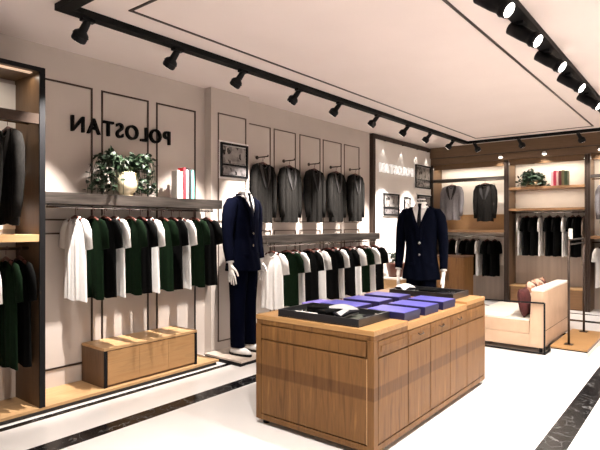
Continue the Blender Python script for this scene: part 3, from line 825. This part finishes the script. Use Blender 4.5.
        for k in range(21):
            u = k / 20; z = zb + .03 + u * (1.497 - zb - .03)
            xi = max(.0015, (z - zv) * vopen)
            w = .030 + .040 * min(1, u * 1.35) if u < .80 else (.036 if u < .84 else .040)
            xo = xi + w
            yi = surf(xi, z) - .010; yo = surf(xo, z) - .013
            rows.append([(s * xi, yi, z), (s * (xi + w * .5), min(surf(xi + w * .5, z) - .014, (yi + yo) / 2), z + .003), (s * xo, yo, z + .006), (s * xo, yo + .009, z + .006), (s * xi, yi + .010, z)])
        loft(bm, rows); obj('lapel', bm, suit, t)
        # pocket flap
        bm = bmesh.new(); rows = []
        for k in range(7):
            x = .075 + .085 * k / 6; z = .945
            y = surf(x, z) - .006
            rows.append([(s * x, y, z + .02), (s * x, y - .006, z + .018), (s * x, y - .006, z - .02), (s * x, y, z - .022)])
        loft(bm, rows); obj('pocket_flap', bm, suit, t)
    bm = bmesh.new(); loft(bm, [ring(.100, .068, 1.495, 32, 2, .006), ring(.086, .072, 1.512, 32, 2, .008), ring(.074, .070, 1.532, 32, 2, .010), ring(.068, .064, 1.534, 32, 2, .010), ring(.080, .066, 1.500, 32, 2, .008)], False, False)
    bmesh.ops.delete(bm, geom=[f for f in bm.faces if f.calc_center_median().y < -.030], context='FACES')
    obj('jacket_collar', bm, suit, t, True, thick=.004)
    for z in (zb, zb - .115):
        bm = bmesh.new(); y = surf(.006, z) - .006
        tube(bm, [(.006, y + .003, z), (.006, y - .003, z), (.006, y - .004, z)], [.012, .012, .008], 14); obj('button', bm, 'chrome', t)
    # --- trousers and shoes
    bm = bmesh.new(); loft(bm, [ring(.13, .095, .835), ring(.155, .108, .87), ring(.150, .102, .98), ring(.13, .09, 1.02)])
    for s in (-1, 1):
        rows = []
        for z, a, b, x, y in ((.075, .058, .082, .10, -.002), (.10, .060, .084, .10, 0), (.30, .064, .080, .098, .006), (.48, .070, .082, .095, .0), (.70, .084, .098, .088, .0), (.84, .086, .108, .082, .0), (.90, .080, .10, .078, .0)):
            rows.append([(s * x + px * 1, py + y + .004 * math.sin(px * 90 + z * 9), pz) for px, py, pz in ring(a, b, z, 40, 2.1)])
        loft(bm, rows)
    obj('trousers', bm, suit, t, True)
    for s in (-1, 1):
        def sole(z, k=1., x0=s * .108):
            out = []
            for q in range(28):
                th = 2 * math.pi * q / 28; yy = -math.cos(th) * .142; ww = (.040 + .010 * max(0, math.cos(th))) * math.sin(th) * 1
                out.append((x0 + ww * k, yy * k - .045, z))
            return out
        bm = bmesh.new(); loft(bm, [sole(.0005), sole(.022, 1.02)]); so = obj('shoe_sole', bm, 'black', t, True)
        bm = bmesh.new()
        up = [sole(.022, .97)]
        for z, kk in ((.045, .92),):
            up.append([(x, y, z + max(0, (y + .0) * .0)) for x, y, _ in sole(z, kk)])
        top = []
        for x, y, _ in sole(.06, .62): top.append((x, y * 1.0 + .010, .070 + .16 * max(0, y + .03)))
        up.append(top)
        loft(bm, up); obj('shoe', bm, 'shirtw', t, True)
    return t
m1 = mannequin('headless white mannequin in a navy suit standing beside the grey pilaster', (-3.655, 3.685, .0525), R(97), 'suit', 1.155); m1.scale = (.96, .95, 1.035)
m2 = mannequin('headless white mannequin in a midnight suit and black tie standing behind the display table', (-2.235, 4.74, .0), R(13), 'suitblk', 1.155, .0); m2.scale = (.86, .90, 1.0)

# ------------------------------------------------------------------ back wardrobes
def bay(label, x0, x1):
    t = thing('open_wardrobe', label, 'wardrobe', (x0, 8.90, 0), 0, 'open wardrobes along the back wall')
    w = x1 - x0; D = WB - 8.90 - .001
    b = lambda n, m, *bb, **k: bx(n, m, t, *bb, **k)
    b('side_panel', 'cabwood', (.001, .03, .02, D, 0.0, 2.42)); b('side_panel', 'cabwood', (w - .03, w - .001, .02, D, 0, 2.42))
    b('front_post', 'bronze', (.001, .038, -.02, .02, 0, 2.42)); b('front_post', 'bronze', (w - .038, w - .001, -.02, .02, 0, 2.42))
    b('back_panel', 'cream', (.03, w - .03, D - .012, D, 1.24, 2.40))
    b('top_panel', 'cabwood', (.03, w - .03, .0, D, 2.38, 2.42)); b('valance', 'cabwood', (.05, w - .05, .0, .02, 2.325, 2.38))
    return t, w, D
def rail(t, w, y, z, r=.011, m='chrome'):
    bm = bmesh.new(); tube(bm, [(.03, y, z), (w - .03, y, z)], r, 10); obj('hanging_rail', bm, m, t, True)
X0, X1, X2, X3 = -4.0, -2.66, -1.46, -.15
t1, w1, D = bay('back open wardrobe in the corner with two grey jackets above and dark shirts below', X0, X1)
bx('shelf', 'oak_x', t1, (.03, w1 - .03, .0, D - .012, 1.20, 1.245)); bx('crossbar', 'steel', t1, (.03, w1 - .03, .0, .03, 2.10, 2.155))
bx('back_panel', 'taupe', t1, (.03, w1 - .03, D - .012, D, 0.0, .62)); bx('back_panel', 'cream', t1, (.03, w1 - .03, D - .012, D, .62, 1.20))
bx('back_panel_upper', 'oakmid', t1, (.03, w1 - .03, D - .020, D - .012, 1.245, 1.52)).name = 'back_panel'
rail(t1, w1, .20, 2.115); rail(t1, w1, .20, 1.13)
t2, w2, D = bay('back open wardrobe with a fern, books and a row of black and white shirts', X1, X2)
bx('shelf', 'oak_x', t2, (.03, w2 - .03, .0, D - .012, 1.915, 1.955)); bx('shelf', 'oak_x', t2, (.03, w2 - .03, .0, D - .012, 1.565, 1.605))
bx('back_panel', 'cream', t2, (.03, w2 - .03, D - .012, D, .95, 1.24)); bx('back_panel', 'taupe', t2, (.03, w2 - .03, D - .012, D, 0.0, .95))
rail(t2, w2, .20, 1.535)
t3, w3, D = bay('back open wardrobe at the right edge of the photo with grey jackets', X2, X3)
bx('shelf', 'oak_x', t3, (.03, w3 - .03, .0, D - .012, 1.12, 1.165)); bx('crossbar', 'steel', t3, (.03, w3 - .03, .0, .03, 2.05, 2.10))
bx('back_panel', 'taupe', t3, (.03, w3 - .03, D - .012, D, 0.0, 1.12)); rail(t3, w3, .20, 2.045); rail(t3, w3, .20, 1.06)
# cornice over the wardrobes
cn = thing('cornice', 'taupe brown wooden cornice running above the back wardrobes', 'cornice', (-4.0, 8.84, 2.42))
bx('fascia', 'cornice', cn, (.0, 4.6, 0, .475, .12, H - 2.4205)); bx('lower_band', 'cornice', cn, (.0, 4.6, .03, .475, .001, .12)); bx('bead', 'bronze', cn, (0, 4.6, .022, .03, .108, .12))
for i, (x, w) in enumerate(((-2.74, 'over the right end of the corner wardrobe'), (-2.06, 'above the fern wardrobe'), (-1.28, 'at the right edge of the photo'))):
    d = thing('downlight', 'small lit round downlight on the cornice ' + w, 'downlight', (x, 8.835, 2.47), 0, 'downlights on the cornice')
    bm = bmesh.new(); lathe(bm, [(.036, .03), (.038, .0), (.032, -.004)], 20); obj('housing', bm, 'chrome', d, True)
    bm = bmesh.new(); lathe(bm, [(.031, .0), (.032, -.008), (.024, -.022), (.004, -.026)], 20); obj('lens', bm, 'puck', d, True)
    spot('downlight_beam', (x, 8.80, 2.42), (0, .12, -1), 14, 120, .8)
for x0, x1, zt_ in ((X0, X1, 2.37), (X1, X2, 2.37), (X2, X3, 2.37), (X1, X2, 1.90)):
    area('wardrobe_led', ((x0 + x1) / 2, 9.08, zt_), x1 - x0 - .15, .06, 7 if zt_ > 2 else 3)
# light strip housings for those LEDs
for t_, w_ in ((t1, w1), (t2, w2), (t3, w3)):
    bx('light_strip', 'puck', t_, (.07, w_ - .07, .15, .21, 2.374, 2.3795))
# jackets
dup(jl, (-3.66, 9.03, 2.126), R(-8), 'light grey jacket with dark neckline hanging left in the corner wardrobe', 'jackets in the back wardrobes')
dup(jk, (-3.06, 9.03, 2.125), R(-4), 'charcoal jacket hanging right in the corner wardrobe', 'jackets in the back wardrobes', scale=(.98, 1, .98))
for i, x in enumerate((-1.16, -.72)):
    dup(jl, (x, 9.10, 2.056), R(0), 'light grey jacket at the right edge of the photo in the last back wardrobe' if i == 0 else 'light grey jacket in the last back wardrobe, beyond the photo edge', 'jackets in the back wardrobes')
# shirts hung side-on
for i, (x, c) in enumerate(((-3.80, 'B'), (-3.68, 'B'), (-3.55, 'W'), (-3.42, 'B'), (-3.30, 'B'), (-3.20, 'W'), (-3.05, 'B'), (-2.92, 'B'))):
    m = cc[c]; place_shirt(i, (x, 9.10, 1.146), R((70 if c == 'B' else 86) + random.uniform(-4, 4)), m, '%s shirt hung side on, %s from the left in the corner wardrobe' % (CN[m], ORD[i]), 'shirts in the corner wardrobe', (.78 if c == 'B' else .62, .9, 1.0))
for i, (x, c) in enumerate(((-2.50, 'W'), (-2.39, 'B'), (-2.26, 'B'), (-2.17, 'W'), (-2.04, 'B'), (-1.92, 'B'), (-1.82, 'W'), (-1.70, 'B'), (-1.62, 'B'), (-1.545, 'T'))):
    m = 'taupec' if c == 'T' else cc[c]; place_shirt(i, (x, 9.10, 1.551), R((70 if c == 'B' else 86) + random.uniform(-4, 4)), m, '%s shirt hung side on, %s from the left in the wardrobe with the fern' % (CN[m], ORD[i]), 'shirts in the fern wardrobe', (.78 if c == 'B' else .62, .9, 1.03 if c != 'T' else 1.2))
for i, x in enumerate((-1.28, -1.16, -1.04, -.92)):
    m = ('shirtw', 'blackc')[i % 2]; place_shirt(i, (x, 9.10, 1.076), R(60), m, '%s shirt hung side on in the rightmost wardrobe, %s from its left post' % (CN[m], ORD[i]), 'shirts in the last wardrobe')
potted('potted_fern', 'bushy green plant in a tan pot on the top shelf of the back wardrobe', (-2.30, 9.08, 1.9555), [(.07, 0), (.10, .01), (.12, .05), (.115, .10), (.105, .10), (.10, .092)], 'potb', 44, .44, .20, .20, 'leaf2', 12, .07, .55, 15)
x = -2.0
for i, (nm, c, w, h) in enumerate((('pink', (.70, .35, .36), .035, .225), ('crimson', (.35, .02, .05), .04, .245), ('pale rose', (.60, .42, .38), .03, .215), ('maroon', (.12, .02, .02), .04, .24), ('olive', (.14, .13, .06), .035, .245), ('dark green', (.04, .06, .03), .045, .235))):
    book('%s book in the row of books on the shelf of the back wardrobe' % nm, (x, 9.0, 1.9555), w, .16, h, plain(nm + ' book cloth', c), 0, 'books in the back wardrobe', 'x'); x += w + .003
shoe_cabinet('shoe_cabinet', 'low golden oak cabinet at the foot of the back wardrobe with the fern', X1 + .035, X2 - .055, 8.93, 9.29, .0005, .33, 'y')
# brown low cupboard in front of the corner wardrobe
t = thing('cupboard', 'brown two door cupboard standing in front of the corner wardrobe, beside the mannequin', 'cupboard', (-3.78, 8.36, 0))
bx('carcass', 'oak', t, (0, .60, .012, .42, .03, .785)); bx('top', 'darkwood', t, (-.01, .61, -.005, .42, .785, .81), bev=.003); bx('base', 'black', t, (.02, .58, .03, .40, 0, .03))
for a, c in ((.005, .295), (.305, .595)):
    dr = bx('door', 'oak', t, (a, c, 0, .012, .04, .78), bev=.003)
    bx('handle', 'bronze', dr, ((.27 if a < .1 else .32), (.28 if a < .1 else .33), -.015, -.001, .40, .52), bev=.002)
# cream pedestal with brown pot by the feature wall
t = thing('pedestal', 'pale wooden pedestal against the lit white wall behind the display table', 'pedestal', (-3.80, 7.15, 0))
bx('column', 'oaklight', t, (-.14, .14, -.14, .14, .02, .50), bev=.004); bx('top', 'cream', t, (-.17, .17, -.17, .17, .50, .53), bev=.004); bx('base', 'cream', t, (-.17, .17, -.17, .17, .0005, .02), bev=.003)
potted('potted_herb', 'little green plant in a brown pot on the pale pedestal', (-3.80, 7.15, .5305), [(.10, 0), (.105, .01), (.14, .16), (.145, .21), (.14, .22), (.125, .21)], 'brownpot', 12, .14, .20, .0, 'leaf2', 21, .05, 1, 9)

# ------------------------------------------------------------------ sofa
sx0, sx1, sy0, sy1 = -2.15, -1.31, 5.67, 6.86
t = thing('sofa', 'beige low sofa with a black metal tube frame to the right of the table', 'sofa', (sx0, sy0, 0)); W, L = sx1 - sx0, sy1 - sy0
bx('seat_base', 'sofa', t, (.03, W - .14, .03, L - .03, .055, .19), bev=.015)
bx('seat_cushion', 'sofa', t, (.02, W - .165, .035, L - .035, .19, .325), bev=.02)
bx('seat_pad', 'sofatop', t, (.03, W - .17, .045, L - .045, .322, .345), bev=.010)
bm = bmesh.new()
box(bm, W - .175, W - .02, .02, L - .02, .055, .655, .03)
for v in bm.verts:
    if v.co.z > .35: v.co.x += (v.co.z - .35) * .10 * (1 if v.co.x < W - .1 else .0)
obj('backrest', bm, 'sofa', t)
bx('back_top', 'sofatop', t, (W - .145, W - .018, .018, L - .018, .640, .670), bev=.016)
bx('back_seam', 'jdark', t, (W - .0225, W - .0185, .04, L - .04, .232, .236))
for y in (.0,):
    bm = bmesh.new()
    for a, b_ in (((.0, y, .012), (W - .005, y, .012)), ((W - .010, y, .012), (W - .010, y, .53)), ((W - .010, y, .53), (.0, y, .51)), ((.0, y, .51), (.0, y, .012))):
        tube(bm, [a, b_], .009, 8)
    obj('arm_frame', bm, 'black', t)
bm = bmesh.new()
for x in (.0, W - .010): tube(bm, [(x, 0, .012), (x, L, .012)], .012, 8)
tube(bm, [(0, L, .012), (W - .010, L, .012)], .012, 8)
obj('base_frame', bm, 'black', t)
for a in ((.06, .06), (W - .06, .06), (.06, L - .06), (W - .06, L - .06)):
    bm = bmesh.new(); tube(bm, [(a[0], a[1], .012), (a[0], a[1], .056)], .018, 10); obj('foot', bm, 'black', t)
def cushion(label, loc, rot, s, m, th=.14, group='cushions on the sofa'):
    t = thing('cushion', label, 'cushion', loc, 0, group); t.rotation_euler = rot
    bm = bmesh.new(); N = 14; top = {}; bot = {}
    for i in range(N + 1):
        for j in range(N + 1):
            a = -1 + 2 * i / N; b = -1 + 2 * j / N
            pin = 1 - .10 * (abs(a * b)) ** .0 * ((1 - abs(a)) * (abs(b) > .99) + (1 - abs(b)) * (abs(a) > .99)) * .6
            hh = th / 2 * ((1 - a ** 4) * (1 - b ** 4)) ** .55
            p = (a * s / 2 * pin, b * s / 2 * pin)
            top[i, j] = bm.verts.new((p[0], p[1], hh))
            bot[i, j] = top[i, j] if i in (0, N) or j in (0, N) else bm.verts.new((p[0], p[1], -hh))
    for i in range(N):
        for j in range(N):
            bm.faces.new((top[i, j], top[i + 1, j], top[i + 1, j + 1], top[i, j + 1])); bm.faces.new((bot[i, j + 1], bot[i + 1, j + 1], bot[i + 1, j], bot[i, j]))
    obj('cushion_cover', bm, m, t, True)
    bm = bmesh.new(); k = s / 2
    e4 = [(-k, -k, 0), (k, -k, 0), (k, k, 0), (-k, k, 0)]
    for a in range(4):
        p, q = Vector(e4[a]), Vector(e4[(a + 1) % 4]); mid = (p + q) / 2 * .94
        tube(bm, [p, p.lerp(mid, .5) , mid, q.lerp(mid, .5), q], .005, 6)
    obj('piping', bm, m, t, True)
    return t
cx = sx1 - .165
cushion('maroon cushion leaning on the near end of the sofa back', (cx - .092, sy0 + .22, .497), (0, R(80), 0), .29, 'maroon', .10)
cushion('patterned red and cream cushion in the middle of the sofa', (cx - .10, sy0 + .56, .525), (0, R(82), R(3)), .34, 'pattern', .10)
cushion('patterned red and cream cushion at the far end of the sofa', (cx - .10, sy0 + .93, .525), (0, R(82), R(-3)), .34, 'pattern', .10)

# ------------------------------------------------------------------ garment rack on platform
t = thing('display_plinth', 'low square wooden platform with white sides under the garment rack', 'plinth', (-1.29, 5.78, 0))
bx('plinth_base', 'card', t, (.005, .335, .005, 1.10, 0.002, .055)); bx('plinth_edge', 'black', t, (.002, .338, .002, 1.103, .055, .067)); bx('plinth_top', 'oaktop', t, (0, .34, 0, 1.105, .067, .085), bev=.002)
t = thing('garment_rack', 'slim dark metal garment rack standing on the low wooden platform by the sofa', 'rack', (-1.15, 5.95, .0855))
for y in (0, .82):
    bm = bmesh.new(); tube(bm, [(0, y, 0.0), (0, y, 1.09)], .012, 10); obj('post', bm, 'chrome' if False else 'bronze', t, True)
    bx('foot_plate', 'bronze', t, (-.04, .04, y - .04, y + .04, 0, .006))
bm = bmesh.new(); tube(bm, [(0, -.012, 1.09), (0, .832, 1.09)], .010, 10); tube(bm, [(0, 0, 1.04), (0, .82, 1.04)], .008, 10); obj('crossbar', bm, 'steel', t, True)
t = thing('sign_card', 'small white card clipped to the top of the garment rack', 'card', (-1.15, 5.95, 1.1865))
bx('card', 'card', t, (-.002, .036, -.006, -.002, .0, .105)); bx('clip', 'chrome', t, (.0, .010, -.012, .006, -.0, .02))

# ------------------------------------------------------------------ scallop lights over the feature wall
for i, (y, w) in enumerate(((7.12, 'first from the left'), (7.72, 'second from the left'), (8.26, 'third from the left'), (8.68, 'nearest the corner'))):
    d = thing('downlight', 'tiny downlight under the dark header of the lit white wall, ' + w, 'downlight', (-3.965, y, 2.6495), 0, 'downlights over the lit wall')
    bm = bmesh.new(); lathe(bm, [(.020, 0), (.020, -.010), (.014, -.012)], 16); obj('housing', bm, 'black', d)
    spot('scallop_beam', (-3.955, y, 2.60), (-.02, 0, -1), 2.5, 60, .5, .01, (1, .93, .86))

# ------------------------------------------------------------------ added world fill light through the unseen near side, left open
w = bpy.data.worlds.new('world'); bpy.context.scene.world = w; w.use_nodes = True
bg = w.node_tree.nodes['Background']; bg.inputs[0].default_value = (1, .95, .92, 1); bg.inputs[1].default_value = .32

# ------------------------------------------------------------------ camera
cam = bpy.data.cameras.new('camera'); co = bpy.data.objects.new('camera', cam); C.objects.link(co)
cam.sensor_width = 36; cam.lens = 515 / 600 * 36; cam.clip_start = .05
co.location = (0, 0, 1.33); co.rotation_euler = (R(90), 0, R(38.5))
bpy.context.scene.camera = co
# prototypes that were only sources for copies
for o in base + [jl]:
    for ch in list(o.children):
        for g in list(ch.children): bpy.data.objects.remove(g)
        bpy.data.objects.remove(ch)
    bpy.data.objects.remove(o)
vs = bpy.context.scene.view_settings
vs.view_transform = 'Standard'; vs.look = 'None'; vs.gamma = 1; vs.use_curve_mapping = False; vs.exposure = .12
